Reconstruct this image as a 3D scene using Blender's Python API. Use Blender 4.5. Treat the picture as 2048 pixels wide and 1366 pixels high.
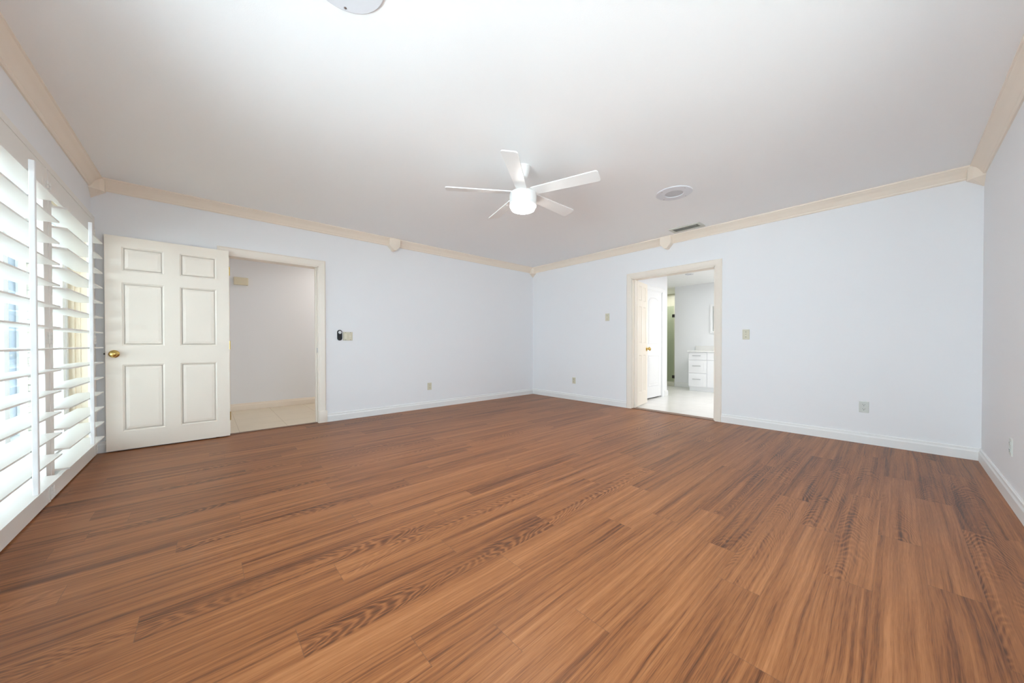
import bpy, bmesh, math, random
from mathutils import Vector, Matrix

for o in list(bpy.data.objects):
    bpy.data.objects.remove(o)
S = bpy.context.scene
COL = S.collection
R = math.radians

# ------------------------------------------------------------------ camera
CAM = (-4.7806, -4.7385, 0.9685)
YAW, PITCH, ROLL = R(48.2269), R(-0.5011), R(-0.0541)
fw = Vector((math.cos(YAW) * math.cos(PITCH), math.sin(YAW) * math.cos(PITCH), math.sin(PITCH)))
rt = Vector((math.sin(YAW), -math.cos(YAW), 0))
up = rt.cross(fw)
r2 = rt * math.cos(ROLL) + up * math.sin(ROLL)
u2 = -rt * math.sin(ROLL) + up * math.cos(ROLL)
cd = bpy.data.cameras.new('camera')
cam = bpy.data.objects.new('camera', cd)
COL.objects.link(cam)
cam.matrix_world = Matrix(((r2.x, u2.x, -fw.x, CAM[0]), (r2.y, u2.y, -fw.y, CAM[1]),
                           (r2.z, u2.z, -fw.z, CAM[2]), (0, 0, 0, 1)))
cd.sensor_width = 36
cd.lens = 36 * 687.59 / 2048
cd.shift_y = 11.37 / 2048
cd.clip_start = 0.02
S.camera = cam

# ------------------------------------------------------------------ light and exposure
S.view_settings.view_transform = 'Standard'
S.view_settings.look = 'None'
S.view_settings.gamma = 1
S.view_settings.exposure = 0.20
S.view_settings.use_curve_mapping = False
S.cycles.use_denoising = True
S.cycles.max_bounces = 14
S.cycles.diffuse_bounces = 9
S.cycles.glossy_bounces = 5
S.cycles.transmission_bounces = 8
S.cycles.transparent_max_bounces = 12
S.cycles.sample_clamp_indirect = 8

W = bpy.data.worlds.new('sky')
S.world = W
W.use_nodes = True
bg = W.node_tree.nodes['Background']
bg.inputs['Color'].default_value = (0.72, 0.87, 1.0, 1)
bg.inputs['Strength'].default_value = 7.0


def area(name, loc, rot, sx, sy, power, color=(1, 1, 1), portal=False, spread=math.pi):
    l = bpy.data.lights.new(name, 'AREA')
    l.shape = 'RECTANGLE'
    l.size, l.size_y = sx, sy
    l.energy = power
    l.color = color
    l.spread = spread
    if portal:
        l.cycles.is_portal = True
    o = bpy.data.objects.new(name, l)
    COL.objects.link(o)
    o.location = loc
    o.rotation_euler = rot
    return o


# added fill lamp outside the unseen left-wall window (light faces +x)
area('added_window_fill', (-5.80, -3.90, 1.35), (0, R(-90), 0), .95, 2.2, 38, (0.76, 0.89, 1.0), spread=R(130))

sl = bpy.data.lights.new('sun', 'SUN')
sl.energy = 38
sl.angle = R(2)
sl.color = (.92, .96, 1.0)
so = bpy.data.objects.new('sun', sl)
COL.objects.link(so)
so.rotation_euler = Vector((-.42, -.30, -.86)).to_track_quat('-Z', 'Y').to_euler()
for a_ in (((-5.75, -1.27, 1.02), (0, R(-90), 0), 2.0, 2.4), ((-5.76, -3.90, 1.35), (0, R(-90), 0), .98, 2.25), ((-3.50, -5.44, 1.35), (R(90), 0, 0), 1.95, .98)):
    area('window_portal', *a_, 1, portal=True)

# ------------------------------------------------------------------ materials
def lin(c):
    return tuple(((v / 255) / 12.92 if v / 255 <= .04045 else ((v / 255 + .055) / 1.055) ** 2.4) for v in c)


def mat(name, col, rough=.5, metal=0, bump=0, bscale=200, vary=0, spec=.5):
    m = bpy.data.materials.new(name)
    m.use_nodes = True
    nt = m.node_tree
    b = nt.nodes['Principled BSDF']
    b.inputs['Base Color'].default_value = (*col, 1)
    b.inputs['Roughness'].default_value = rough
    b.inputs['Metallic'].default_value = metal
    b.inputs['Specular IOR Level'].default_value = spec
    tc = nt.nodes.new('ShaderNodeTexCoord')
    if vary:
        n = nt.nodes.new('ShaderNodeTexNoise')
        n.inputs['Scale'].default_value = 3
        n.inputs['Detail'].default_value = 3
        nt.links.new(tc.outputs['Object'], n.inputs['Vector'])
        mx = nt.nodes.new('ShaderNodeMix')
        mx.data_type = 'RGBA'
        mx.inputs[6].default_value = (*[c * (1 - vary) for c in col], 1)
        mx.inputs[7].default_value = (*[min(1, c * (1 + vary)) for c in col], 1)
        nt.links.new(n.outputs['Fac'], mx.inputs[0])
        nt.links.new(mx.outputs[2], b.inputs['Base Color'])
    if bump:
        n = nt.nodes.new('ShaderNodeTexNoise')
        n.inputs['Scale'].default_value = bscale
        nt.links.new(tc.outputs['Object'], n.inputs['Vector'])
        bp = nt.nodes.new('ShaderNodeBump')
        bp.inputs['Strength'].default_value = bump
        bp.inputs['Distance'].default_value = .002
        nt.links.new(n.outputs['Fac'], bp.inputs['Height'])
        nt.links.new(bp.outputs['Normal'], b.inputs['Normal'])
    return m


def emit(name, col, strength):
    m = bpy.data.materials.new(name)
    m.use_nodes = True
    b = m.node_tree.nodes['Principled BSDF']
    b.inputs['Base Color'].default_value = (*col, 1)
    b.inputs['Emission Color'].default_value = (*col, 1)
    b.inputs['Emission Strength'].default_value = strength
    return m


def thin_glass(name, tint, refl=.08):
    m = bpy.data.materials.new(name)
    m.use_nodes = True
    nt = m.node_tree
    nt.nodes.clear()
    out = nt.nodes.new('ShaderNodeOutputMaterial')
    tr = nt.nodes.new('ShaderNodeBsdfTransparent')
    tr.inputs['Color'].default_value = (*tint, 1)
    gl = nt.nodes.new('ShaderNodeBsdfGlossy')
    gl.inputs['Roughness'].default_value = .02
    lw = nt.nodes.new('ShaderNodeLayerWeight')
    lw.inputs['Blend'].default_value = .5
    pw = nt.nodes.new('ShaderNodeMath')
    pw.operation = 'POWER'
    pw.inputs[1].default_value = 5
    nt.links.new(lw.outputs['Facing'], pw.inputs[0])
    fr = nt.nodes.new('ShaderNodeMath')
    fr.operation = 'MULTIPLY_ADD'
    fr.inputs[1].default_value = .75
    fr.inputs[2].default_value = .04
    nt.links.new(pw.outputs[0], fr.inputs[0])
    mx = nt.nodes.new('ShaderNodeMixShader')
    nt.links.new(fr.outputs[0], mx.inputs[0])
    nt.links.new(tr.outputs[0], mx.inputs[1])
    nt.links.new(gl.outputs[0], mx.inputs[2])
    nt.links.new(mx.outputs[0], out.inputs[0])
    return m


M = {}
M['wall'] = mat('wall_paint', (.84, .845, .86), .75, bump=.15, bscale=350)
M['ceiling'] = mat('ceiling_paint', (.93, .94, .945), .85, bump=.2, bscale=220)
M['crown'] = mat('cream_gloss_paint', (.87, .775, .665), .45)
M['casing'] = mat('ivory_trim_paint', (.85, .78, .69), .4)
M['base'] = mat('white_trim_paint', (.83, .83, .82), .4)
M['door'] = mat('ivory_door_paint', (.90, .825, .72), .38, bump=.05, bscale=120)
M['shutter'] = mat('shutter_paint', (.82, .79, .745), .35)
M['reveal'] = mat('cream_reveal_paint', (.85, .74, .58), .5)
M['white'] = mat('white_enamel', (.86, .86, .86), .35)
M['fan'] = mat('matte_white_fan', (.84, .84, .83), .4)
M['plate'] = mat('ivory_plastic', (.66, .62, .48), .35)
M['plate2'] = mat('ivory_plastic_light', (.74, .70, .56), .35)
M['greyplate'] = mat('grey_white_plastic', (.66, .68, .64), .35)
M['slot'] = mat('dark_slot', (.03, .03, .03), .6)
M['black'] = mat('black_plastic', (.006, .006, .007), .55)
M['silver'] = mat('silver_plastic', (.62, .63, .65), .35, .3)
M['brass'] = mat('polished_brass', (.62, .44, .15), .25, 1, vary=.15)
M['steel'] = mat('brushed_steel', (.55, .55, .56), .35, 1)
M['dark_metal'] = mat('dark_bronze', (.05, .045, .04), .4, .6)
M['chime'] = mat('cream_plastic', (.76, .68, .50), .45)
M['grille'] = mat('grey_mesh', (.60, .61, .64), .6, bump=.5, bscale=600)
M['vent'] = mat('vent_grey_paint', (.62, .62, .57), .5)
M['duct'] = mat('duct_dark', (.24, .24, .22), .8)
M['speaker'] = mat('speaker_white', (.74, .75, .79), .5)
M['threshold'] = mat('brown_transition', (.20, .11, .07), .45, vary=.2)
M['concrete'] = mat('patio_concrete', (.70, .69, .67), .9, bump=.3, bscale=60, vary=.08)
M['pavers'] = mat('added_dark_pavers', (.24, .22, .20), .9, bump=.3, bscale=40, vary=.12)  # dark ground colour, added to cut light bounced onto the ceiling
M['stucco'] = mat('white_stucco', (.80, .80, .76), .9, bump=.4, bscale=80)
M['stuccocream'] = mat('cream_stucco', (.72, .66, .52), .9, bump=.4, bscale=80)
M['bluedoor'] = mat('blue_grey_paint', (.065, .105, .14), .4)
M['stone'] = mat('stacked_stone', (.55, .51, .44), .9, bump=.8, bscale=40, vary=.3)
M['glass'] = thin_glass('window_glass', (.97, .99, .98))
M['tinted'] = thin_glass('tinted_window_glass', (.86, .88, .88))
M['showerglass'] = thin_glass('green_shower_glass', (.87, .92, .87))
M['mirror'] = mat('mirror_silver', (.9, .9, .9), .02, 1)
M['cabinet'] = mat('white_cabinet', (.86, .86, .87), .35)
M['counter'] = mat('pale_stone_counter', (.80, .79, .77), .2, vary=.05)
M['lamp'] = emit('lamp_diffuser', (1, .96, .91), 70)
M['bathlamp'] = emit('bath_lamp_diffuser', (1, .98, .95), 4)


def tile_mat(name, col, grout, size, rough=.3, ratio=.5):
    m = bpy.data.materials.new(name)
    m.use_nodes = True
    nt = m.node_tree
    b = nt.nodes['Principled BSDF']
    tc = nt.nodes.new('ShaderNodeTexCoord')
    br = nt.nodes.new('ShaderNodeTexBrick')
    br.offset = 0
    br.inputs['Color1'].default_value = (*col, 1)
    br.inputs['Color2'].default_value = (*[c * .97 for c in col], 1)
    br.inputs['Mortar'].default_value = (*grout, 1)
    br.inputs['Scale'].default_value = 1
    br.inputs['Mortar Size'].default_value = .004
    br.inputs['Brick Width'].default_value = size
    br.inputs['Row Height'].default_value = size * ratio
    n = nt.nodes.new('ShaderNodeTexNoise')
    n.inputs['Scale'].default_value = 5
    n.inputs['Detail'].default_value = 4
    mx = nt.nodes.new('ShaderNodeMix')
    mx.data_type = 'RGBA'
    mx.blend_type = 'MULTIPLY'
    mx.inputs[0].default_value = .12
    nt.links.new(tc.outputs['Object'], br.inputs['Vector'])
    nt.links.new(tc.outputs['Object'], n.inputs['Vector'])
    nt.links.new(br.outputs['Color'], mx.inputs[6])
    nt.links.new(n.outputs['Fac'], mx.inputs[7])
    nt.links.new(mx.outputs[2], b.inputs['Base Color'])
    b.inputs['Roughness'].default_value = rough
    return m


M['halltile'] = tile_mat('cream_hall_tile', (.78, .68, .53), (.62, .52, .38), .45, .35, 1)
M['bathtile'] = tile_mat('white_bath_tile', (.86, .85, .82), (.80, .78, .74), .45, .25, 1)
M['showertile'] = tile_mat('beige_shower_tile', (.66, .66, .55), (.55, .55, .45), .4, .25, .5)


def floor_mat():
    m = bpy.data.materials.new('wood_laminate')
    m.use_nodes = True
    nt = m.node_tree
    L = nt.links.new
    b = nt.nodes['Principled BSDF']

    def val(x):
        return x

    def math_(op, a, b_=None, c=None):
        n = nt.nodes.new('ShaderNodeMath')
        n.operation = op
        for i, x in enumerate((a, b_, c)):
            if x is None:
                continue
            if isinstance(x, (int, float)):
                n.inputs[i].default_value = x
            else:
                L(x, n.inputs[i])
        return n.outputs[0]

    def noise(x, y, z, detail=3, rough=.55):
        c = nt.nodes.new('ShaderNodeCombineXYZ')
        for i, v in enumerate((x, y, z)):
            if isinstance(v, (int, float)):
                c.inputs[i].default_value = v
            else:
                L(v, c.inputs[i])
        n = nt.nodes.new('ShaderNodeTexNoise')
        n.inputs['Scale'].default_value = 1
        n.inputs['Detail'].default_value = detail
        n.inputs['Roughness'].default_value = rough
        L(c.outputs[0], n.inputs['Vector'])
        return n.outputs['Fac']

    def ramp(f, stops):
        n = nt.nodes.new('ShaderNodeValToRGB')
        e = n.color_ramp.elements
        e[0].position, e[0].color = stops[0][0], (*stops[0][1], 1)
        e[1].position, e[1].color = stops[-1][0], (*stops[-1][1], 1)
        for p, c in stops[1:-1]:
            k = e.new(p)
            k.color = (*c, 1)
        L(f, n.inputs[0])
        return n.outputs[0]

    uv = nt.nodes.new('ShaderNodeUVMap')
    uv.uv_map = 'plank'
    sp = nt.nodes.new('ShaderNodeSeparateXYZ')
    L(uv.outputs[0], sp.inputs[0])
    u, v = sp.outputs[0], sp.outputs[1]          # metres along and across the plank
    at = nt.nodes.new('ShaderNodeAttribute')
    at.attribute_name = 'pid'
    sc = nt.nodes.new('ShaderNodeSeparateColor')
    L(at.outputs['Color'], sc.inputs[0])
    tone, seed, cath = sc.outputs[0], math_('MULTIPLY', sc.outputs[1], 61.0), sc.outputs[2]
    # broad bands and fine straight grain
    wob = math_('MULTIPLY', math_('SUBTRACT', noise(math_('MULTIPLY', u, 2.2), 3.7, seed, 1), .5), .020)
    vw = math_('ADD', v, wob)
    band = noise(math_('MULTIPLY', u, .9), math_('MULTIPLY', vw, 26), seed, 3)
    streak = noise(math_('MULTIPLY', u, 1.1), math_('MULTIPLY', vw, 105), math_('ADD', seed, 9), 4, .6)
    pore = noise(math_('MULTIPLY', u, 14), math_('MULTIPLY', vw, 480), math_('ADD', seed, 4), 2)
    # cathedral grain: nested arches along the plank
    dist = math_('MULTIPLY', math_('SUBTRACT', noise(math_('MULTIPLY', u, 3.2), math_('MULTIPLY', v, 11), math_('ADD', seed, 2), 2.2, .5), .5), .36)
    v0 = math_('MULTIPLY', math_('SUBTRACT', sc.outputs[0], .5), .07)
    vv = math_('SUBTRACT', v, v0)
    f = math_('ADD', math_('ADD', u, math_('MULTIPLY', math_('MULTIPLY', vv, vv), 30)), dist)
    rings = math_('MULTIPLY_ADD', math_('SINE', math_('MULTIPLY', f, 125)), .5, .5)
    rings = math_('POWER', rings, 1.6)
    near = math_('SUBTRACT', 1.0, math_('MULTIPLY', math_('ABSOLUTE', vv), 10))
    near = math_('MAXIMUM', near, 0)
    blotch = noise(math_('MULTIPLY', u, 2.4), math_('MULTIPLY', v, 12), math_('ADD', seed, 6), 2)
    blotch = math_('MINIMUM', math_('MAXIMUM', math_('MULTIPLY', math_('SUBTRACT', blotch, .40), 5), 0), 1)
    cm = math_('MULTIPLY', cath, math_('MULTIPLY', math_('MINIMUM', math_('MULTIPLY', near, 2.2), 1), blotch))
    g = math_('ADD', math_('MULTIPLY', band, .50), math_('MULTIPLY', streak, .50))
    g = math_('ADD', g, math_('MULTIPLY', math_('SUBTRACT', tone, .5), .10))
    g = math_('ADD', g, math_('MULTIPLY', math_('SUBTRACT', pore, .5), .30))
    g = math_('SUBTRACT', g, math_('MULTIPLY', cm, math_('MULTIPLY_ADD', rings, -.16, .115)))
    col = ramp(g, [(.27, (.060, .018, .006)), (.38, (.150, .049, .015)), (.48, (.255, .090, .027)), (.56, (.310, .116, .038)), (.68, (.405, .165, .061))])
    # seams
    av = math_('ABSOLUTE', v)
    seam_v = math_('GREATER_THAN', av, .0722 - .0007)
    eu = math_('ABSOLUTE', math_('SUBTRACT', u, 1.163 / 2))
    seam_u = math_('GREATER_THAN', eu, 1.163 / 2 - .0011)
    seam = math_('MAXIMUM', math_('MULTIPLY', seam_v, .35), math_('MULTIPLY', seam_u, .55))
    mx = nt.nodes.new('ShaderNodeMix')
    mx.data_type = 'RGBA'
    L(seam, mx.inputs[0])
    L(col, mx.inputs[6])
    mx.inputs[7].default_value = (.12, .06, .035, 1)
    L(mx.outputs[2], b.inputs['Base Color'])
    rg = math_('MULTIPLY_ADD', streak, .12, .36)
    L(rg, b.inputs['Roughness'])
    b.inputs['Specular IOR Level'].default_value = .42
    bp = nt.nodes.new('ShaderNodeBump')
    bp.inputs['Strength'].default_value = .12
    bp.inputs['Distance'].default_value = .001
    L(streak, bp.inputs['Height'])
    L(bp.outputs[0], b.inputs['Normal'])
    return m


M['floor'] = floor_mat()

# ------------------------------------------------------------------ mesh helpers
class MB:
    """collects shapes into one mesh"""

    def __init__(self):
        self.bm = bmesh.new()

    def face(self, vs):
        try:
            return self.bm.faces.new(vs)
        except ValueError:
            return None

    def box(self, a, b, bev=0, seg=2):
        x0, x1 = sorted((a[0], b[0]))
        y0, y1 = sorted((a[1], b[1]))
        z0, z1 = sorted((a[2], b[2]))
        v = [self.bm.verts.new(p) for p in ((x0, y0, z0), (x1, y0, z0), (x1, y1, z0), (x0, y1, z0),
                                            (x0, y0, z1), (x1, y0, z1), (x1, y1, z1), (x0, y1, z1))]
        fs = [self.face([v[i] for i in q]) for q in ((0, 3, 2, 1), (4, 5, 6, 7), (0, 1, 5, 4), (1, 2, 6, 5), (2, 3, 7, 6), (3, 0, 4, 7))]
        if bev:
            es = list({e for f in fs for e in f.edges})
            bmesh.ops.bevel(self.bm, geom=es, offset=bev, segments=seg, affect='EDGES', profile=.5)
        return self

    def hexa(self, lo, hi):
        """8-corner solid: lo = 4 points, hi = 4 points in the same order"""
        a = [self.bm.verts.new(p) for p in lo]
        b = [self.bm.verts.new(p) for p in hi]
        n = len(a)
        self.face(a[::-1])
        self.face(b)
        for i in range(n):
            self.face([a[i], a[(i + 1) % n], b[(i + 1) % n], b[i]])
        return self

    def extrude(self, prof, to3d, t0, t1):
        """prof: closed list of 2D points; to3d(p, t) -> point"""
        return self.hexa([to3d(p, t0) for p in prof], [to3d(p, t1) for p in prof])

    def loft(self, rings, closed=True, caps=True):
        rs = [[self.bm.verts.new(p) for p in r] for r in rings]
        n = len(rs[0])
        for i in range(len(rs) - 1):
            for j in range(n if closed else n - 1):
                self.face([rs[i][j], rs[i][(j + 1) % n], rs[i + 1][(j + 1) % n], rs[i + 1][j]])
        if caps and closed:
            self.face(rs[0][::-1])
            self.face(rs[-1])
        return self

    def lathe(self, prof, origin=(0, 0, 0), axis='z', n=40, caps=True):
        """prof: list of (radius, height)"""
        rings = []
        for r, h in prof:
            ring = []
            for k in range(n):
                a = 2 * math.pi * k / n
                x, y = r * math.cos(a), r * math.sin(a)
                p = {'z': (x, y, h), 'x': (h, x, y), 'y': (x, h, y)}[axis]
                ring.append((origin[0] + p[0], origin[1] + p[1], origin[2] + p[2]))
            rings.append(ring)
        return self.loft(rings, True, caps)

    def tube(self, p, q, r, n=12):
        p, q = Vector(p), Vector(q)
        d = (q - p).normalized()
        a = d.orthogonal().normalized()
        b = d.cross(a)
        return self.loft([[tuple(c + a * r * math.cos(2 * math.pi * k / n) + b * r * math.sin(2 * math.pi * k / n)) for k in range(n)] for c in (p, q)])

    def build(self, name, m, parent=None, smooth=False, angle=40):
        bmesh.ops.recalc_face_normals(self.bm, faces=self.bm.faces[:])
        me = bpy.data.meshes.new(name)
        self.bm.to_mesh(me)
        self.bm.free()
        me.materials.append(m)
        if smooth:
            me.polygons.foreach_set('use_smooth', [True] * len(me.polygons))
            me.set_sharp_from_angle(angle=R(angle))
        o = bpy.data.objects.new(name, me)
        COL.objects.link(o)
        if parent:
            o.parent = parent
        return o


def tag(o, label=None, cat=None, group=None, kind=None):
    if label:
        o['label'] = label
    if cat:
        o['category'] = cat
    if group:
        o['group'] = group
    if kind:
        o['kind'] = kind
    return o


def empty(name, loc=(0, 0, 0), rz=0):
    o = bpy.data.objects.new(name, None)
    COL.objects.link(o)
    o.location = loc
    o.rotation_euler = (0, 0, rz)
    o.empty_display_size = .05
    return o


def copy_tree(o, parent=None):
    c = o.copy()
    COL.objects.link(c)
    if parent:
        c.parent = parent
    for ch in list(o.children):
        copy_tree(ch, c)
    return c


def struct(o, label, cat):
    return tag(o, label, cat, kind='structure')


# ------------------------------------------------------------------ room shell
XL, YR, H = -5.5225, -5.2085, 2.44
T = .14           # wall thickness


def wall_with_holes(name, m, axis, at, t, lo, hi, z1, holes, label):
    """wall slab in the plane axis=at (t = signed thickness outwards) from lo to hi, with (a0, a1, z0, z1) holes"""
    b = MB()
    cuts = sorted(holes)

    def slab(a0, a1, z0, zz):
        if a1 - a0 < 1e-5 or zz - z0 < 1e-5:
            return
        if axis == 'x':
            b.box((at, a0, z0), (at + t, a1, zz))
        else:
            b.box((a0, at, z0), (a1, at + t, zz))
    cur = lo
    for a0, a1, z0, zz in cuts:
        slab(cur, a0, 0, z1)
        slab(a0, a1, 0, z0)
        slab(a0, a1, zz, z1)
        cur = a1
    slab(cur, hi, 0, z1)
    return struct(b.build(name, m), label, 'wall')


HALL = (-4.605, -3.735, 0, 1.925)        # doorway in the back wall
BATH = (-3.215, -2.085, 0, 1.948)        # doorway in the far right wall
WIN1 = (-2.50, -.045, 0, 2.055)
ADDED_WIN2 = (-5.05, -2.75, .85, 1.85)  # unseen opening, added to let daylight in from the left
ADDED_WIN3 = (-4.50, -2.50, .85, 1.85)  # unseen opening, added to let daylight in from the right
wall_with_holes('wall_back', M['wall'], 'y', 0, T, XL - .2, T, 2.6, [HALL], 'white wall with the open hall doorway, left of the far corner')
wall_with_holes('wall_far', M['wall'], 'x', 0, T, YR - .2, 0, 2.6, [BATH], 'long white wall with the bathroom doorway, right of the far corner')
wall_with_holes('wall_left', M['wall'], 'x', XL, -.2, YR - .2, 0, 2.6, [ADDED_WIN2, WIN1], 'white wall holding the shuttered glass door at the left edge')
wall_with_holes('wall_right', M['wall'], 'y', YR, -.2, XL, 0, 2.6, [ADDED_WIN3], 'plain white wall at the right edge with one small outlet')
struct(MB().box((XL - .2, YR - .2, H), (T, T, H + .12)).build('ceiling', M['ceiling']), 'smooth white ceiling of the main room', 'ceiling')

# laminate floor: one mesh of plank quads
PW, PL, Y0 = .1443, 1.163, -2.083
KNOWN = {0: .495, 2: .927, 3: .615, 5: 1.15, 6: .855, 9: .095, 13: .876, 14: .539, 15: .294, 16: 1.096, 17: .649, 18: .091, 19: .869, 20: .486}
CATH = {(14, -2): 1, (15, -3): .9, (16, -2): 1, (16, -3): 1, (17, -3): .9, (18, -2): 1, (17, -2): .8, (19, -2): 1, (19, -1): 1, (15, -2): .9, (13, -3): 1, (14, -3): .8, (12, -2): .8, (20, -2): 1}


def build_floor():
    rnd = random.Random(11)
    me = bpy.data.meshes.new('floor')
    vs, fs, uvs, pid = [], [], [], []
    k = -15
    while Y0 - PW * k > YR - .02:
        ya, yb = Y0 - PW * k, Y0 - PW * (k + 1)
        ph = KNOWN.get(k, rnd.random() * PL)
        for j in range(-7, 3):
            xa, xb = ph + (j - 0) * PL, ph + (j + 1) * PL
            tone, seed = rnd.random(), rnd.random()
            c = CATH.get((k, j), 1.0 if rnd.random() < .20 else 0.0)
            x0, x1 = max(xa, XL - .02), min(xb, .06)
            t0, t1 = min(ya, .06), max(yb, YR - .02)
            if x1 <= x0 or t0 <= t1:
                continue
            i = len(vs)
            vs += [(x0, t1, 0), (x1, t1, 0), (x1, t0, 0), (x0, t0, 0)]
            fs.append((i, i + 1, i + 2, i + 3))
            mid = (ya + yb) / 2
            uvs += [(x0 - xa, t1 - mid), (x1 - xa, t1 - mid), (x1 - xa, t0 - mid), (x0 - xa, t0 - mid)]
            pid.append((tone, seed, c, 1))
        k += 1
    me.from_pydata(vs, [], fs)
    ul = me.uv_layers.new(name='plank')
    for i, q in enumerate(uvs):
        ul.data[i].uv = q
    at = me.attributes.new('pid', 'FLOAT_COLOR', 'FACE')
    for i, q in enumerate(pid):
        at.data[i].color = q
    me.materials.append(M['floor'])
    o = bpy.data.objects.new('floor', me)
    COL.objects.link(o)
    return struct(o, 'glossy brown wood-look plank floor of the main room', 'floor')


build_floor()
struct(MB().box((XL - .2, YR - .2, -.12), (T, T, -.004)).build('floor_slab', M['concrete']), 'concrete slab beneath the plank floor', 'floor')

# baseboards -------------------------------------------------------
BPROF = [(0, 0), (.016, 0), (.016, .070), (.011, .082), (.010, .098), (.006, .102), (0, .102)]


def run_profile(b, prof, axis, at, sgn, a0, a1, z=0):
    """sweep a (offset, height) profile along a wall"""
    if axis == 'x':
        f = lambda p, t: (at + sgn * p[0], t, z + p[1])
    else:
        f = lambda p, t: (t, at + sgn * p[0], z + p[1])
    b.extrude(prof, f, a0, a1)


b = MB()
run_profile(b, BPROF, 'y', 0, -1, -3.652, 0)
run_profile(b, BPROF, 'y', 0, -1, XL, -4.70)
struct(b.build('baseboard_back', M['base']), 'white baseboard along the wall with the hall doorway', 'baseboard')
b = MB()
run_profile(b, BPROF, 'x', 0, -1, YR, -3.292)
run_profile(b, BPROF, 'x', 0, -1, -2.008, 0)
struct(b.build('baseboard_far', M['base']), 'white baseboard along the wall with the bathroom doorway', 'baseboard')
b = MB()
run_profile(b, BPROF, 'y', YR, 1, XL, 0)
struct(b.build('baseboard_right', M['base']), 'white baseboard along the plain right wall', 'baseboard')

# crown moulding ----------------------------------------------------
CPROF = [(0, 0), (.077, 0), (.077, -.012), (.070, -.015), (.066, -.022), (.050, -.034), (.034, -.055), (.024, -.076),
         (.018, -.082), (.017, -.090), (.010, -.099), (0, -.099)]
for nm, ax, at, sg, a0, a1, lb in (('trim_back', 'y', 0, -1, XL, 0, 'cream crown moulding above the hall doorway wall'),
                                   ('trim_far', 'x', 0, -1, YR, 0, 'cream crown moulding above the bathroom doorway wall'),
                                   ('trim_left', 'x', XL, 1, YR, 0, 'cream crown moulding above the window shutters'),
                                   ('trim_right', 'y', YR, 1, XL, 0, 'cream crown moulding above the plain right wall')):
    b = MB()
    run_profile(b, CPROF, ax, at, sg, a0, a1, H)
    struct(b.build(nm, M['crown'], smooth=True, angle=30), lb, 'crown moulding')


def mid_block(name, axis, c, label, cat='moulding block'):
    """pointed block that covers the crown joint in the middle of a wall"""
    w, d, zt, zl, zb = .075, .092, H, H - .103, H - .150
    # outline seen from the front (along wall, height), front set back at the tip
    front = [(-w, zt), (w, zt), (w, zl), (.014, H - .168), (-.014, H - .168), (-w, zl)]
    back = front
    if axis == 'y':
        f = lambda p, o: (c + p[0], -o, p[1])
    else:
        f = lambda p, o: (-o, c + p[0], p[1])
    b = MB().hexa([f(p, 0) for p in back], [f(p, d) for p in front])
    es = [e for e in b.bm.edges]
    bmesh.ops.bevel(b.bm, geom=es, offset=.004, segments=2, affect='EDGES')
    return tag(b.build(name, M['crown']), label, cat)


mid_block('crown_block', 'y', -2.800, 'pointed cream block over the crown joint right of the hall doorway')
mid_block('crown_block', 'x', -2.625, 'pointed cream block over the crown joint above the bathroom doorway')


def corner_block(name, cx, cy, sx, sy, label):
    a, zl, zb = .090, H - .108, H - .178
    pl = [(0, 0), (a, 0), (a, a * .72), (a * .72, a), (0, a)]
    lowz = [zb, zl + .0, zl - .012, zl - .012, zl + .0]
    lo = [(cx + sx * p[0], cy + sy * p[1], z) for p, z in zip(pl, lowz)]
    hi = [(cx + sx * p[0], cy + sy * p[1], H) for p in pl]
    b = MB()
    va = [b.bm.verts.new(p) for p in lo]
    vb = [b.bm.verts.new(p) for p in hi]
    for i in range(5):
        b.face([va[i], va[(i + 1) % 5], vb[(i + 1) % 5], vb[i]])
    b.face(vb)
    for i in range(1, 4):
        b.face([va[0], va[i + 1], va[i]])
    return tag(b.build(name, M['crown']), label, 'moulding block')


corner_block('crown_block', XL, 0, 1, -1, 'cream corner block of the crown above the open hall door')
corner_block('crown_block', 0, 0, -1, -1, 'small cream corner block of the crown in the far corner')
corner_block('crown_block', 0, YR, -1, 1, 'cream corner block of the crown above the right corner')

# ------------------------------------------------------------------ door casings and jambs
def casing(name, axis, at, sgn, a0, a1, zt, w, label, depth, plinth=None):
    """three-sided casing around the opening a0..a1, height zt, plus the jamb lining through the wall"""
    b = MB()
    prof = [(0, 0), (w, 0), (w, .010), (w - .012, .020), (w - .030, .018), (.018, .014), (.008, .010), (0, .008)]

    def P(along, out, z):
        return (along, at + sgn * out, z) if axis == 'y' else (at + sgn * out, along, z)
    # legs and head with mitred corners
    for side, aa in ((-1, a0), (1, a1)):
        b.hexa([P(aa + side * p[0], p[1], 0) for p in prof], [P(aa + side * p[0], p[1], zt + p[0]) for p in prof])
    b.hexa([P(a0 - p[0], p[1], zt + p[0]) for p in prof], [P(a1 + p[0], p[1], zt + p[0]) for p in prof])
    # jamb lining
    j = .012
    for s, aa in ((1, a0), (-1, a1)):
        lo, hi = sorted((aa, aa + s * j))
        p, q = P(lo, .001, 0), P(hi, -depth, zt)
        b.box(p, q)
        # stop bead
        p, q = P(lo if s > 0 else hi, -.05, 0), P((lo if s > 0 else hi) + s * .026, -.085, zt)
        b.box(p, q)
    b.box(P(a0, .001, zt - j), P(a1, -depth, zt))
    if plinth:
        p, q = P(plinth[0], 0, 0), P(plinth[1], .024, .145)
        b.box(p, q, .003)
    return struct(b.build(name, M['casing'], smooth=True, angle=25), label, 'door casing')


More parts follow.
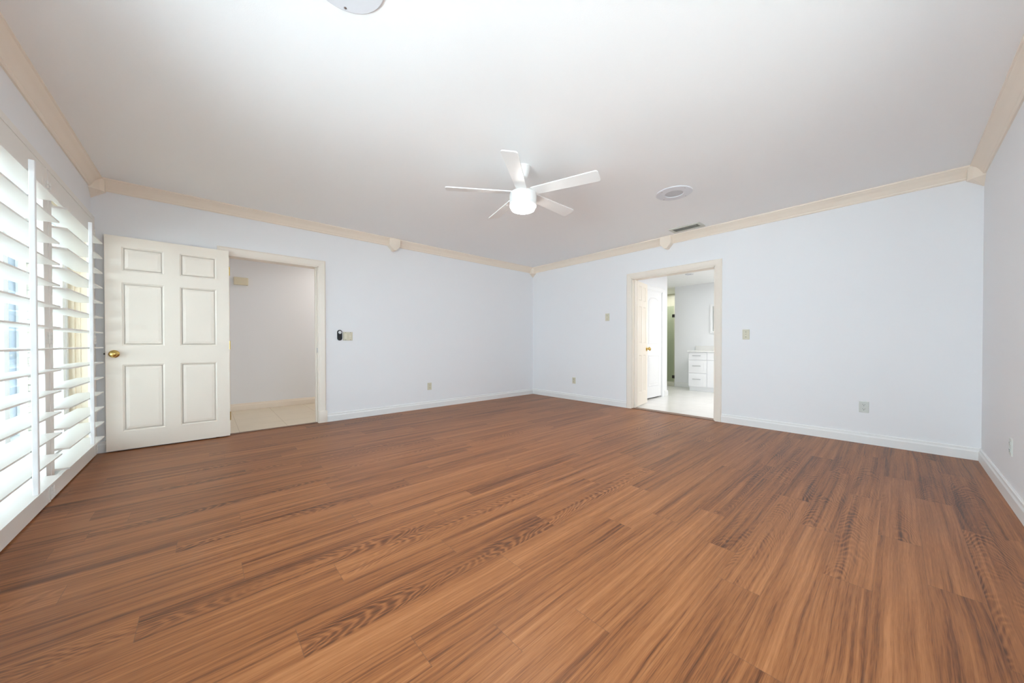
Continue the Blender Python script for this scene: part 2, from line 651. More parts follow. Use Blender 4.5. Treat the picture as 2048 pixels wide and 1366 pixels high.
casing('trim_1', 'y', 0, -1, HALL[0], HALL[1], HALL[3], .075, 'ivory casing around the open hall doorway', T, (-3.742, -3.648))
casing('trim_2', 'x', 0, -1, BATH[0], BATH[1], BATH[3], .078, 'ivory casing around the bathroom doorway', T)
struct(MB().box((-.004, BATH[0], 0), (.115, BATH[1], .007), .002).build('trim_3', M['threshold']), 'brown transition strip on the floor of the bathroom doorway', 'threshold')
struct(MB().box((HALL[0], .012, 0), (HALL[1], .06, .006), .002).build('trim_4', M['threshold']), 'thin brown transition strip on the floor of the hall doorway', 'threshold')
b = MB().box((-3.7485, -.0, .865), (-3.7465, .045, .925)).box((-3.7490, .012, .88), (-3.7460, .032, .91))
tag(b.build('strike_plate', M['steel']), 'small metal strike plate on the right jamb of the hall doorway', 'strike plate')


# ------------------------------------------------------------------ panelled doors
def panel_door(name, w, h, t, panels, m):
    """door slab, hinge edge at x=0, leaf along +x, faces at y=-t/2 and t/2; panels = (x0, x1, z0, z1)"""
    b = MB()
    rec = .007
    b.box((.002, -t / 2 + rec, .002), (w - .002, t / 2 - rec, h - .002))
    xs = sorted({0, w, *[v for p in panels for v in p[:2]]})
    zs = sorted({0, h, *[v for p in panels for v in p[2:]]})
    # frame faces on both sides = grid cells that are not panels
    for s in (-1, 1):
        yo, yi = s * t / 2, s * (t / 2 - rec)
        for i in range(len(xs) - 1):
            for k in range(len(zs) - 1):
                cx, cz = (xs[i] + xs[i + 1]) / 2, (zs[k] + zs[k + 1]) / 2
                if any(p[0] < cx < p[1] and p[2] < cz < p[3] for p in panels):
                    continue
                v = [b.bm.verts.new((x, yo, z)) for x, z in ((xs[i], zs[k]), (xs[i + 1], zs[k]), (xs[i + 1], zs[k + 1]), (xs[i], zs[k + 1]))]
                b.face(v if s < 0 else v[::-1])
        for x0, x1, z0, z1 in panels:
            def ring(d, y):
                return [b.bm.verts.new(q) for q in ((x0 + d, y, z0 + d), (x1 - d, y, z0 + d), (x1 - d, y, z1 - d), (x0 + d, y, z1 - d))]
            rs = [ring(0, yo), ring(.004, yo - s * .003), ring(.012, yi), ring(.020, yi), ring(.042, yo - s * .003)]
            for a, c in zip(rs, rs[1:]):
                for i in range(4):
                    q = [a[i], a[(i + 1) % 4], c[(i + 1) % 4], c[i]]
                    b.face(q if s < 0 else q[::-1])
            b.face(rs[-1] if s < 0 else rs[-1][::-1])
    # edges
    for (p, q) in (((0, 0), (w, 0)), ((w, 0), (w, h)), ((w, h), (0, h)), ((0, h), (0, 0))):
        v = [b.bm.verts.new(k) for k in ((p[0], -t / 2, p[1]), (q[0], -t / 2, q[1]), (q[0], t / 2, q[1]), (p[0], t / 2, p[1]))]
        b.face(v[::-1])
    bmesh.ops.remove_doubles(b.bm, verts=b.bm.verts[:], dist=.0004)
    return b.build(name, m)


def knob(parent, x, z, t, both=True):
    b = MB()
    for s in ((-1, 1) if both else (-1,)):
        pr = [(.0, t / 2), (.033, t / 2), (.034, t / 2 + .004), (.026, t / 2 + .010), (.013, t / 2 + .014), (.011, t / 2 + .030), (.020, t / 2 + .038),
              (.027, t / 2 + .047), (.028, t / 2 + .056), (.022, t / 2 + .064), (.010, t / 2 + .068), (0.0005, t / 2 + .0685)]
        b.lathe([(max(r, .0005), s * y) for r, y in pr], (x, 0, z), 'y', 28)
    k = b.build('door_knob', M['brass'], parent, True, 50)
    k['label'] = 'round brass knob'
    return k


def hinge(parent, x, y, z, m, hgt=.09):
    b = MB()
    b.tube((x, y, z - hgt / 2), (x, y, z + hgt / 2), .006)
    b.box((x - .001, y, z - hgt / 2), (x + .020, y + .012, z + hgt / 2))
    return b.build('hinge', m, parent)


# hall door: hinged at the left jamb, swung back against the wall
PA = [(.100, .372, .165, .775), (.480, .752, .165, .775), (.100, .372, .945, 1.520), (.480, .752, .945, 1.520), (.100, .372, 1.625, 1.845), (.480, .752, 1.625, 1.845)]
d1 = panel_door('door_1', .853, 1.935, .036, PA, M['door'])
struct(d1, 'ivory six-panel door with brass knob, swung open beside the shutters', 'door')
d1.location = (-4.588, -.047, .012)
d1.rotation_euler = (0, 0, R(180) + R(-.4))
knob(d1, .800, .872, .036)
for z in (.2, .95, 1.73):
    hinge(d1, -.004, -.018, z, M['brass'])
b = MB().box((.852, -.011, .845), (.8545, .011, .90)).box((.853, -.006, .865), (.866, .006, .880), .002)
b.build('latch', M['dark_metal'], d1)

# bathroom door: narrow six-panel leaf of a pair, opened into the bathroom
PB = [(.075, .200, .20, .785), (.275, .395, .20, .785), (.075, .200, .965, 1.545), (.275, .395, .965, 1.545), (.075, .200, 1.635, 1.860), (.275, .395, 1.635, 1.860)]
d2 = panel_door('door_2', .470, 1.925, .036, PB, M['door'])
struct(d2, 'narrow ivory six-panel door standing open inside the bathroom doorway', 'door')
d2.location = (.150, -2.075, .012)
d2.rotation_euler = (0, 0, R(9.0))
knob(d2, .430, .875, .036)
for z in (.18, .95, 1.74):
    hinge(d2, -.006, .018, z, M['steel'])


# closet door beyond with an arched upper panel
def arched_door(name, w, h, t, m):
    b = MB()
    b.box((0, -t / 2, 0), (w, t / 2, h), .002)

    def outline(x0, x1, z0, z1, arch, d):
        pts = [(x0 + d, z0 + d), (x1 - d, z0 + d)]
        if arch:
            n = 14
            rise = .11
            zc = z1 - rise
            for i in range(n + 1):
                a = math.pi * i / n
                pts.append(((x0 + x1) / 2 + (x1 - x0 - 2 * d) / 2 * math.cos(a), zc + (rise - d) * math.sin(a)))
        else:
            pts += [(x1 - d, z1 - d), (x0 + d, z1 - d)]
        return pts
    for (x0, x1, z0, z1, arch) in ((.10, w - .10, .20, .755, False), (.10, w - .10, .945, h - .10, True)):
        for s in (-1, 1):
            rings = []
            for d, o in ((0, 0), (.006, .006), (.016, .007), (.026, .001), (.040, .001), (.055, .006), (.062, .006)):
                rings.append([(x, s * (t / 2 + o), z) for x, z in outline(x0, x1, z0, z1, arch, d)])
            rs = [[b.bm.verts.new(p) for p in r] for r in rings]
            n = len(rs[0])
            for i in range(len(rs) - 1):
                for j in range(n):
                    b.face([rs[i][j], rs[i][(j + 1) % n], rs[i + 1][(j + 1) % n], rs[i + 1][j]])
            b.face(rs[-1])
    return b.build(name, m)


# ------------------------------------------------------------------ hall beyond the doorway
b = MB().box((-4.87, 1.68, 0), (-2.2, 1.80, 2.5))
struct(b.build('wall_hall', M['wall']), 'pale hall wall seen through the open doorway', 'wall')
b = MB().box((-4.87, T, 0), (-4.75, 1.68, 2.5)).box((-2.2, T, 0), (-2.08, 1.80, 2.5))
struct(b.build('wall_hall_end', M['wall']), 'end walls of the hall beyond the doorway', 'wall')
struct(MB().box((-4.87, T, 2.40), (-2.08, 1.80, 2.5)).build('ceiling_hall', M['ceiling']), 'white hall ceiling', 'ceiling')
struct(MB().box((-4.87, .058, -.06), (-2.08, 1.80, -.001)).build('floor_hall', M['halltile']), 'cream tile floor of the hall', 'floor')
b = MB()
run_profile(b, BPROF, 'y', 1.68, -1, -4.75, -2.2)
struct(b.build('baseboard_hall', M['crown']), 'cream baseboard along the hall wall', 'baseboard')
ch = MB().box((-4.465, 1.625, 1.838), (-4.298, 1.68, 1.945), .006)
c_ = ch.build('door_chime', M['chime'])
tag(c_, 'cream rectangular door chime box on the hall wall', 'door chime')
MB().box((-4.455, 1.6225, 1.855), (-4.308, 1.627, 1.928), .002).build('chime_cover', M['chime'], c_)
area('hall_lamp', (-3.0, .95, 2.36), (0, 0, 0), .5, .5, 8, (1, .92, .84))

# ------------------------------------------------------------------ bathroom beyond the doorway
BX = 3.25
b = MB().box((BX, -4.6, 0), (BX + .1, -1.345, 2.4))
struct(b.build('wall_bath', M['wall']), 'white bathroom wall behind the vanity', 'wall')
b = MB().box((.14, -4.7, 0), (BX + .1, -4.6, 2.4))
struct(b.build('wall_bath_side', M['wall']), 'white side wall of the bathroom', 'wall')
# closet wall with door hole
b = MB().box((.14, -1.86, 0), (.86, -1.76, 2.4)).box((1.50, -1.86, 0), (1.70, -1.76, 2.4)).box((.86, -1.86, 1.915), (1.50, -1.76, 2.4)).box((1.62, -1.76, 0), (1.70, -.3, 2.4))
struct(b.build('wall_closet', M['wall']), 'white closet wall inside the bathroom', 'wall')
struct(MB().box((.14, -4.7, 2.27), (4.4, -.2, 2.37)).build('ceiling_bath', M['ceiling']), 'bright white bathroom ceiling', 'ceiling')
struct(MB().box((.105, -4.7, -.06), (4.4, -.2, -.001)).build('floor_bath', M['bathtile']), 'white tile floor of the bathroom', 'floor')
b = MB()
run_profile(b, BPROF, 'x', BX, -1, -4.6, -1.345)
struct(b.build('baseboard_bath', M['base']), 'white baseboard along the bathroom wall beside the vanity', 'baseboard')
b = MB()
run_profile(b, BPROF, 'x', 1.70, 1, -1.86, -.3)
run_profile(b, BPROF, 'y', -1.86, -1, 1.60, 1.716)
struct(b.build('baseboard_closet', M['base']), 'white baseboard around the end of the closet wall', 'baseboard')
casing('trim_5', 'y', -1.86, -1, .86, 1.50, 1.915, .07, 'white casing around the arched closet door', .1)
bpy.data.objects['trim_5'].data.materials[0] = M['white']
d3 = arched_door('door_3', .60, 1.885, .034, M['white'])
struct(d3, 'white closet door with an arched upper panel inside the bathroom', 'door')
d3.location = (.878, -1.838, .022)
b = MB().tube((.05, -.06, .87), (.05, .06, .87), .012)
b.lathe([(.0005, -.072), (.022, -.070), (.028, -.058), (.020, -.046), (.011, -.040)], (.05, 0, .87), 'y', 24)
b.build('door_knob', M['brass'], d3, True)
# shower
b = MB().box((4.3, -1.345, 0), (4.4, -.2, 2.4)).box((BX, -.30, 0), (4.4, -.2, 2.4)).box((BX + .1, -1.445, 0), (4.4, -1.345, 2.4)).box((.14, -.30, 0), (BX, -.2, 2.4))
struct(b.build('wall_shower', M['showertile']), 'beige green tiled shower wall behind the glass', 'wall')
struct(MB().box((BX - .03, -1.345, 0), (BX + .07, -.30, .09)).build('trim_6', M['showertile']), 'low tiled curb under the shower glass', 'curb')
sg = empty('shower_door', (BX, -1.335, .1))
tag(sg, 'green tinted glass shower door with dark hinges', 'shower door')
MB().box((-.005, .012, 0), (.005, .80, 1.74)).build('glass_panel', M['showerglass'], sg)
for z in (.115, 1.515):
    MB().box((-.016, -.008, z - .035), (.016, .045, z + .035), .004).build('hinge', M['dark_metal'], sg)

# vanity
vn = empty('vanity_cabinet', (2.70, -1.86, 0))
tag(vn, 'white bathroom vanity cabinet with drawers and bar pulls', 'vanity cabinet')
vb = MB().box((.018, -1.75, .09), (BX - 2.70 - .018, 0, .805)).box((.055, -1.75, 0), (BX - 2.70 - .018, 0, .09))
vb.build('cabinet_body', M['cabinet'], vn)


def drawer_front(y0, y1, z0, z1, pull=True, name='drawer'):
    b = MB()
    b.box((0, y1, z0), (.018, y0, z1), .002)
    b.box((-.003, y1 + .05, z0 + .045), (.0, y0 - .05, z1 - .045)) if (z1 - z0) > .2 else None
    d = b.build(name, M['cabinet'], vn)
    if pull:
        zc = z0 + (z1 - z0) * .55
        yc = -.163
        p = MB().tube((-.028, yc - .078, zc), (-.028, yc + .078, zc), .006)
        for s in (-.055, .055):
            p.tube((-.028, yc + s, zc), (0, yc + s, zc), .005)
        p.build('drawer_pull', M['steel'], d, True)
    return d


drawer_front(-.003, -.345, .645, .800)
drawer_front(-.003, -.345, .378, .637)
drawer_front(-.003, -.345, .100, .370)
drawer_front(-.360, -.84, .645, .800, False, 'drawer')
drawer_front(-.360, -.84, .100, .637, False, 'door')
drawer_front(-.85, -1.40, .645, .800, False, 'drawer')
drawer_front(-.85, -1.40, .100, .637, False, 'door')
ct = MB().box((2.675, -3.62, .805), (BX, -1.845, .832), .004).box((BX - .022, -3.62, .832), (BX, -1.80, .930), .003)
tag(ct.build('countertop', M['counter']), 'pale stone countertop and backsplash on the bathroom vanity', 'countertop')
mi = empty('wall_mirror', (BX, -2.09, 1.2))
tag(mi, 'white framed mirror on the bathroom wall above the vanity', 'mirror')
b = MB().box((-.03, -.04, 0), (0, 0, .605), .003).box((-.03, -.94, 0), (0, -.90, .605), .003).box((-.03, -.90, .565), (0, -.04, .605), .003).box((-.03, -.90, 0), (0, -.04, .04), .003)
b.build('mirror_frame', M['white'], mi)
MB().box((-.014, -.90, .04), (-.004, -.04, .565)).build('mirror_glass', M['mirror'], mi)
bl = empty('bath_ceiling_lamp', (.9, -3.6, 2.27))
tag(bl, 'round bathroom ceiling lamp out of sight behind the doorway wall', 'ceiling lamp')
MB().lathe([(.17, 0), (.17, -.03), (.15, -.035)], n=40).build('lamp_base', M['white'], bl, True)
MB().lathe([(.15, -.030), (.14, -.055), (.08, -.075), (.001, -.08)], n=40).build('lamp_shade', M['bathlamp'], bl, True)
area('bath_lamp', (1.7, -3.3, 2.2), (0, 0, 0), 1.6, .8, 28, (1, .99, .98))
area('shower_fill', (3.85, -.8, 2.25), (0, 0, 0), .4, .4, 6, (1, .98, .94))  # added fill light that brightens the shower, no fixture there


# ------------------------------------------------------------------ ceiling fixtures
def ceiling_speaker(x, y, rz, r, ceil, label):
    e = empty('ceiling_speaker', (x, y, ceil), rz)
    tag(e, label, 'ceiling speaker', 'round ceiling speakers')
    b = MB().lathe([(r, 0), (r, -.005), (r - .006, -.009), (r * .52, -.012), (r * .50, -.010), (r * .50, -.001)], n=56)
    b.build('rim', M['speaker'], e, True, 30)
    MB().lathe([(r * .50, -.0045), (r * .30, -.0065), (.0005, -.0075)], n=48).build('grille', M['grille'], e, True)
    for k in range(4):
        a = R(45 + 90 * k)
        px, py = r * .86 * math.cos(a), r * .86 * math.sin(a)
        MB().lathe([(.006, -.008), (.006, -.0115), (.003, -.0125)], (px, py, 0), n=12).build('screw', M['steel'], e)
    return e


ceiling_speaker(-1.362, -3.283, R(20), .163, H, 'round white ceiling speaker with grey grille, right of the fan')
ceiling_speaker(-4.352, -3.258, R(29), .151, H, 'round white ceiling speaker cut by the top edge of the photo')
ceiling_speaker(1.96, -2.155, 0, .07, 2.27, 'small round ceiling speaker in the bathroom ceiling')

v = empty('ceiling_vent', (-.232, -2.958, H))
tag(v, 'grey rectangular air vent in the ceiling near the crown moulding', 'air vent')
b = MB()
hw, hl, iw, il = .098, .188, .060, .150
for a0, a1 in (((-hw, -hl), (-iw, hl)), ((iw, -hl), (hw, hl)), ((-iw, -hl), (iw, -il)), ((-iw, il), (iw, hl))):
    b.box((a0[0], a0[1], -.010), (a1[0], a1[1], 0), .002)
b.build('vent_frame', M['vent'], v)
MB().box((-iw, -il, -.002), (iw, il, 0)).build('vent_backing', M['duct'], v)
for k in range(5):
    x = -iw + .015 + k * .0225
    b = MB().hexa([(x - .008, -il, -.010), (x - .0065, -il, -.011), (x + .008, -il, -.003), (x + .0065, -il, -.002)],
                  [(x - .008, il, -.010), (x - .0065, il, -.011), (x + .008, il, -.003), (x + .0065, il, -.002)])
    b.build('slat', M['vent'], v)

# ------------------------------------------------------------------ ceiling fan
FX, FY = -2.798, -2.658
fan = empty('ceiling_fan', (FX, FY, H))
tag(fan, 'white five-blade ceiling fan with a round glowing light', 'ceiling fan')
MB().lathe([(.064, 0), (.064, -.008), (.060, -.012), (.050, -.050), (.036, -.082), (.026, -.090), (.013, -.092)], n=40).build('canopy', M['fan'], fan, True, 35)
MB().lathe([(.012, -.088), (.012, -.225)], n=20).build('downrod', M['fan'], fan, True)
MB().lathe([(.013, -.195), (.030, -.200), (.034, -.212), (.100, -.214), (.109, -.222), (.112, -.235), (.112, -.306), (.108, -.310), (.108, -.314)], n=56).build('motor_housing', M['fan'], fan, True, 30)
ring = MB().lathe([(.108, -.312), (.1125, -.314), (.1125, -.328), (.106, -.332), (.098, -.332)], n=56).build('light_ring', M['fan'], fan, True, 30)
MB().lathe([(.100, -.328), (.101, -.338), (.094, -.354), (.070, -.364), (.035, -.369), (.0005, -.370)], n=56).build('light_diffuser', M['lamp'], fan, True, 60)
for k in range(5):
    a = 218 + 72 * k
    out = []
    L0, L1, hw0, hw1, rc = .085, .635, .046, .060, .022
    pts = [(L0, -hw0)]
    for i in range(7):
        t_ = R(-90 + 90 * i / 6)
        pts.append((L1 - rc + rc * math.cos(t_), -hw1 + rc + rc * math.sin(t_)))
    for i in range(7):
        t_ = R(90 * i / 6)
        pts.append((L1 - rc + rc * math.cos(t_), hw1 - rc + rc * math.sin(t_)))
    pts.append((L0, hw0))
    b = MB().hexa([(p[0], p[1], -.004) for p in pts], [(p[0], p[1], .004) for p in pts])
    bl_ = b.build('blade', M['fan'], fan)
    bl_.matrix_local = Matrix.Translation((0, 0, -.214)) @ Matrix.Rotation(R(a), 4, 'Z') @ Matrix.Rotation(R(-12), 4, 'X')

# ------------------------------------------------------------------ plates on the walls
def on_wall(name, wall, a, z, label, cat, group=None):
    """empty whose local +x runs along the wall to the viewer's right, +z up and -y into the room"""
    loc, rz = {'back': ((a, 0, z), 0), 'far': ((0, a, z), R(-90)), 'right': ((a, YR, z), R(180))}[wall]
    e = empty(name, loc, rz)
    return tag(e, label, cat, group)


def plate_mesh(e, w, h, m, name='cover_plate'):
    b = MB()
    ro = [(-w / 2, 0), (w / 2, 0)]
    b.hexa([(-w / 2, 0, -h / 2), (w / 2, 0, -h / 2), (w / 2, 0, h / 2), (-w / 2, 0, h / 2)],
           [(-w / 2 + .004, -.006, -h / 2 + .004), (w / 2 - .004, -.006, -h / 2 + .004), (w / 2 - .004, -.006, h / 2 - .004), (-w / 2 + .004, -.006, h / 2 - .004)])
    return b.build(name, m, e)


def outlet(wall, a, z, label, w=.070, h=.108, m='plate'):
    e = on_wall('wall_outlet', wall, a, z, label, 'outlet', 'duplex outlets')
    plate_mesh(e, w, h, M[m])
    for s in (-1, 1):
        zc = s * .021
        n = 20
        pts = []
        for k in range(n):
            t_ = 2 * math.pi * k / n
            pts.append((.0165 * math.cos(t_), max(-.0125, min(.0125, .0165 * math.sin(t_)))))
        b = MB().hexa([(p[0], -.0055, zc + p[1]) for p in pts], [(p[0], -.0085, zc + p[1]) for p in pts])
        f = b.build('receptacle', M[m], e)
        b = MB().box((-.0078, -.0092, zc + .000), (-.0053, -.0080, zc + .009)).box((.0053, -.0092, zc + .000), (.0078, -.0080, zc + .008))
        b.lathe([(.003, -.0080), (.003, -.0092)], (0, 0, zc - .0065), 'y', 10)
        b.build('slot', M['slot'], f)
    MB().lathe([(.003, -.006), (.003, -.0072), (.001, -.0075)], (0, 0, 0), 'y', 10).build('screw', M['steel'], e)
    return e


outlet('back', -2.233, .328, 'ivory outlet low on the wall right of the hall doorway')
outlet('far', -1.003, .337, 'ivory outlet low on the wall between far corner and bathroom doorway')
outlet('far', -4.528, .354, 'grey white outlet low on the wall right of the bathroom doorway', m='greyplate')
outlet('right', -1.118, .338, 'pale outlet seen edge-on on the plain right wall', m='greyplate')


def toggle_switch(a, z, w, h, label):
    e = on_wall('light_switch', 'far', a, z, label, 'light switch', 'single light switches')
    plate_mesh(e, w, h, M['plate'])
    b = MB().box((-.006, -.0072, -.012), (.006, -.005, .012))
    b.build('toggle_slot', M['plate2'], e)
    MB().hexa([(-.0045, -.006, -.004), (.0045, -.006, -.004), (.0045, -.006, .006), (-.0045, -.006, .006)],
              [(-.0035, -.017, .004), (.0035, -.017, .004), (.0035, -.017, .011), (-.0035, -.017, .011)]).build('toggle', M['plate2'], e)
    for s in (-1, 1):
        MB().lathe([(.0038, -.006), (.0038, -.0074), (.001, -.0077)], (0, 0, s * .030), 'y', 10).build('screw', M['dark_metal'], e)
    return e


toggle_switch(-1.666, 1.396, .074, .118, 'ivory switch plate high on the wall left of the bathroom doorway')
toggle_switch(-3.547, 1.081, .072, .118, 'ivory switch plate on the wall right of the bathroom doorway')

e = on_wall('double_switch', 'back', -3.399, 1.073, 'ivory two-gang switch plate beside the black remote', 'light switch')
plate_mesh(e, .116, .110, M['plate'])
MB().box((-.046, -.010, -.033), (-.012, -.005, .033), .0015).build('rocker', M['plate2'], e)
b = MB().box((.020, -.0072, -.026), (.040, -.005, .026), .001)
b.build('control_insert', M['plate2'], e)
for zz in (-.014, .016):
    MB().box((.024, -.014, zz - .006), (.036, -.0065, zz + .006), .002).build('button', M['plate'], e)
for xx in (-.029, .030):
    for zz in (-.046, .046):
        MB().lathe([(.003, -.006), (.003, -.0072), (.001, -.0075)], (xx, 0, zz), 'y', 10).build('screw', M['dark_metal'], e)

e = on_wall('fan_remote', 'back', -3.499, 1.085, 'black capsule-shaped remote with a round silver dial on the wall', 'remote control')


def capsule(w, h, n=14):
    r = w / 2
    pts = []
    for k in range(n + 1):
        t_ = math.pi * k / n
        pts.append((r * math.cos(t_), h / 2 - r + r * math.sin(t_)))
    for k in range(n + 1):
        t_ = math.pi + math.pi * k / n
        pts.append((r * math.cos(t_), -h / 2 + r + r * math.sin(t_)))
    return pts


cp, cq = capsule(.056, .134), capsule(.048, .126)
MB().loft([[(p[0], 0, p[1]) for p in cp], [(p[0], -.016, p[1]) for p in cp], [(p[0], -.021, p[1]) for p in cq]]).build('remote_body', M['black'], e, True, 35)
MB().lathe([(.019, -.0205), (.019, -.0235), (.015, -.0240), (.0145, -.0225)], (0, 0, .036), 'y', 28).build('dial_ring', M['silver'], e, True, 35)
MB().lathe([(.0145, -.0215), (.0145, -.0230), (.0005, -.0236)], (0, 0, .036), 'y', 24).build('dial_button', M['silver'], e, True, 35)

# ------------------------------------------------------------------ shutters over the glass door
DS = .71        # room face of the stiles, distance from the camera's plane x = CAM[0]
XS = CAM[0] - DS
ST = .028


def shutter_panel(y0, y1, ys0, ys1, label):
    """panel between y0 and y1, louvers between ys0 and ys1; origin at its left foot"""
    e = empty('louvered_shutter', (XS, y0, 0))
    tag(e, label, 'shutter', 'white louvered shutter panels')
    z0, z1 = .010, 2.036
    MB().box((0, 0, z0), (-ST, ys0 - y0, z1), .003).build('stile', M['shutter'], e)
    MB().box((0, ys1 - y0, z0), (-ST, y1 - y0, z1), .003).build('stile', M['shutter'], e)
    MB().box((-.001, ys0 - y0, z0), (-ST + .001, ys1 - y0, .112), .002).build('bottom_rail', M['shutter'], e)
    MB().box((-.001, ys0 - y0, 1.905), (-ST + .001, ys1 - y0, z1), .002).build('top_rail', M['shutter'], e)
    xc, hw, ht = -ST / 2, .0730, .0065
    prof = []
    n = 8
    for k in range(n + 1):            # lens-shaped blade with blunt edges
        x = -hw + 2 * hw * k / n
        prof.append((xc + x, .0045 + (ht - .0045) * (1 - (x / hw) ** 2)))
    prof += [(p[0], -p[1]) for p in reversed(prof)]
    for i in range(14):
        z = .177 + .1275 * i
        b = MB().hexa([(p[0], ys0 - y0 + .002, z + p[1]) for p in prof], [(p[0], ys1 - y0 - .002, z + p[1]) for p in prof])
        b.build('louver', M['shutter'], e, True, 30)
    yc = (ys0 + ys1) / 2 - y0
    xr = xc + hw
    b = MB().box((xr + .006, yc - .011, .215), (xr + .026, yc + .011, 1.885), .003)
    rod = b.build('tilt_rod', M['white'], e)
    for i in range(1, 14):
        z = .177 + .1275 * i + .002
        MB().box((xr - .004, yc - .003, z - .001), (xr + .007, yc + .003, z + .001)).build('staple', M['steel'], rod)
    return e, y1 - y0


def shutter_hinge(e, y, side):
    for z in (.065, 1.01, 1.925):
        b = MB()
        for k in (-1, 0, 1):
            b.tube((.006, y, z + k * .0245 - .010), (.006, y, z + k * .0245 + .010), .0055)
        b.box((0, y - .020 if side < 0 else y, z - .036), (.0025, y if side < 0 else y + .020, z + .036))
        b.build('hinge', M['shutter'], e)


p1, w1 = shutter_panel(-2.440, -1.302, -2.380, -1.360, 'white louvered shutter panel at the left edge, nearest the camera')
shutter_hinge(p1, w1 - .002, -1)
p2, w2 = shutter_panel(-1.268, -.125, -1.210, -.190, 'white louvered shutter panel next to the open hall door')
shutter_hinge(p2, .002, 1)
shutter_hinge(p2, w2 - .002, -1)
fr = empty('trim_8', (XS, -1.285, 0))
struct(fr, 'white mounting frame around the two louvered shutter panels', 'shutter frame')
b = MB().box((-.002, -.012, .004), (-.045, .012, 2.045), .002)
b.build('post', M['shutter'], fr)
b = MB().box((-.004, 1.165, .004), (XL - XS - .0, 1.235, 2.085), .002)
b.build('jamb', M['shutter'], fr)
b = MB().box((-.004, -1.240, .004), (XL - XS, -1.160, 2.085), .002)
b.build('jamb', M['shutter'], fr)
b = MB().box((-.004, -1.158, 2.044), (XL - XS, 1.163, 2.085), .002)
b.build('header', M['shutter'], fr)

# cream lining of the opening behind the shutters
b = MB().box((XL - .0, -.060, 0), (XL - .2, -.045, 2.055)).box((XL, -2.5, 2.040), (XL - .2, -.060, 2.055)).box((XL, -2.5, 0), (XL - .2, -2.485, 2.04))
b.box((XL - .085, -.075, 0), (XL - .10, -.060, 2.04)).box((XL - .055, -.068, 0), (XL - .062, -.060, 2.04))
struct(b.build('trim_7', M['reveal']), 'cream lining of the glass door opening behind the shutters', 'door lining')


def glass_door(name, x, y0, y1, z1, label, gm='glass'):
    e = empty(name, (x, (y0 + y1) / 2, 0))
    struct(e, label, 'glass door')
    hw = (y1 - y0) / 2
    b = MB().box((-.03, -hw, 0), (.03, -hw + .05, z1)).box((-.03, hw - .05, 0), (.03, hw, z1)).box((-.03, -hw, z1 - .05), (.03, hw, z1)).box((-.03, -hw, 0), (.03, hw, .04))
    b.build('window_frame', M['white'], e)
    for s, a, c in ((-1, -hw + .05, .06), (1, -.02, hw - .05)):
        xo = -.012 if s < 0 else .012
        b = MB()
        for q0, q1 in (((a, .04), (a + .07, z1 - .05)), ((c - .07, .04), (c, z1 - .05)), ((a + .07, .04), (c - .07, .13)), ((a + .07, z1 - .12), (c - .07, z1 - .05))):
            b.box((xo - .012, q0[0], q0[1]), (xo + .012, q1[0], q1[1]))
        sl = b.build('sliding_panel', M['white'], e)
        MB().box((xo - .003, a + .07, .13), (xo + .003, c - .07, z1 - .12)).build('window_pane', M[gm], sl)
    return e


glass_door('window_1', XL - .15, -2.485, -.060, 2.04, 'white sliding glass door behind the louvered shutters', 'tinted')


def fill_window(name, loc, rz, w, h, label):  # for the unseen windows added as light sources
    e = empty(name, loc, rz)
    struct(e, label, 'window')
    b = MB()
    for p, q in (((-.03, -w, 0), (.03, -w + .05, h)), ((-.03, w - .05, 0), (.03, w, h)), ((-.03, -w + .05, 0), (.03, w - .05, .05)),
                 ((-.03, -w + .05, h - .05), (.03, w - .05, h)), ((-.025, -.025, .05), (.025, .025, h - .05))):
        b.box(p, q)
    b.build('window_frame', M['white'], e)
    MB().box((-.004, -w + .05, .05), (.004, w - .05, h - .05)).build('window_pane', M['glass'], e)


fill_window('added_window_2', (XL - .12, -3.90, .85), 0, 1.15, 1.0, 'wide unseen window added on the left wall to light the room')
fill_window('added_window_3', (-3.50, YR - .12, .85), R(90), 1.0, 1.0, 'unseen window added on the right wall to light the room')

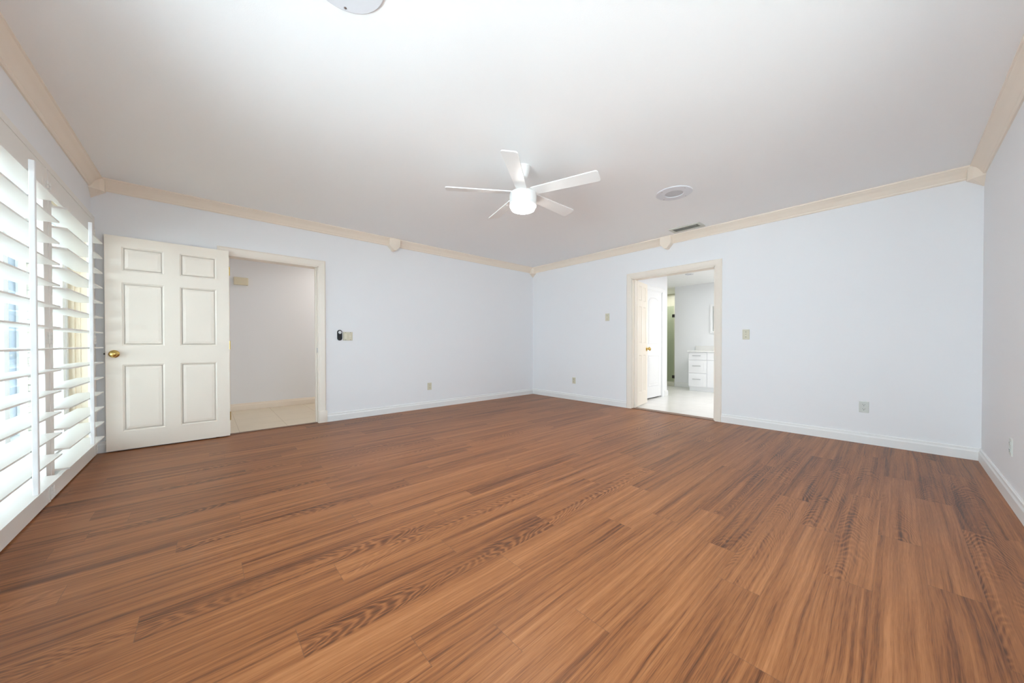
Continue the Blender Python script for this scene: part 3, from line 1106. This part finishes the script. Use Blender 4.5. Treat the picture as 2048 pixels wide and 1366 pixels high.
# ------------------------------------------------------------------ outside the glass door
struct(MB().box((-16, -14, -.25), (XL - .2, 12, -.10)).build('patio_ground', M['concrete']), 'pale concrete patio outside the glass door', 'ground')
struct(MB().box((XL - .2, -14, -.25), (8, YR - .2, -.10)).build('added_dark_ground', M['pavers']), 'added unseen dark pavers outside the right wall, cutting bounced light', 'ground')  # added ground, kept dark to weaken the bounce through the right window
struct(MB().box((-6.60, 1.2, -.1), (-6.45, 7.0, 2.9)).build('wall_patio', M['stucco']), 'white stucco wall outside beyond the patio', 'wall')
struct(MB().box((-9.8, -2.75, 2.56), (XL - .2, 8.2, 2.72)).box((XL - .2, T, 2.56), (-4.80, 8.2, 2.72)).box((-9.8, -2.75, -.1), (-9.65, -2.6, 2.56)).box((-9.75, -2.6, -.1), (-9.70, 8.2, 1.5)).build('added_patio_roof', M['stucco']), 'added unseen roof and fence that dim the patio behind the shutters', 'roof')  # roof, post and fence added to block sun and sky over the patio
pd = empty('patio_door', (-6.45, 2.10, -.1))
tag(pd, 'blue grey door with white frame outside, glimpsed through the shutters', 'door')
MB().box((-.002, -.86, .02), (.03, 0, 2.09), .003).build('door_leaf', M['bluedoor'], pd)
b = MB().box((0, 0, 0), (.05, .17, 2.26)).box((0, -.95, 2.09), (.05, .0, 2.26)).box((0, -.95, 0), (.05, -.86, 2.09))
b.build('door_frame', M['white'], pd)
b = MB().box((-6.45, 2.275, -.1), (-6.41, 2.385, 2.9))
tag(b.build('cream_pilaster', M['stuccocream']), 'cream stucco strip outside between blue door and stone', 'pilaster')
b = MB()
rs = random.Random(5)
z = -.1
while z < 2.6:
    hh = rs.choice((.06, .08, .10, .13))
    y = 2.39
    while y < 2.66:
        ww = min(rs.uniform(.10, .27), 2.66 - y)
        if ww > .03:
            b.box((-6.449, y + .004, z + .006), (-6.40 + rs.uniform(-.02, .03), y + ww - .004, z + hh - .006), .006, 1)
        y += ww
    z += hh
tag(b.build('stone_pier', M['stone']), 'rough stacked stone pier outside, glimpsed through the shutters', 'stone pier')
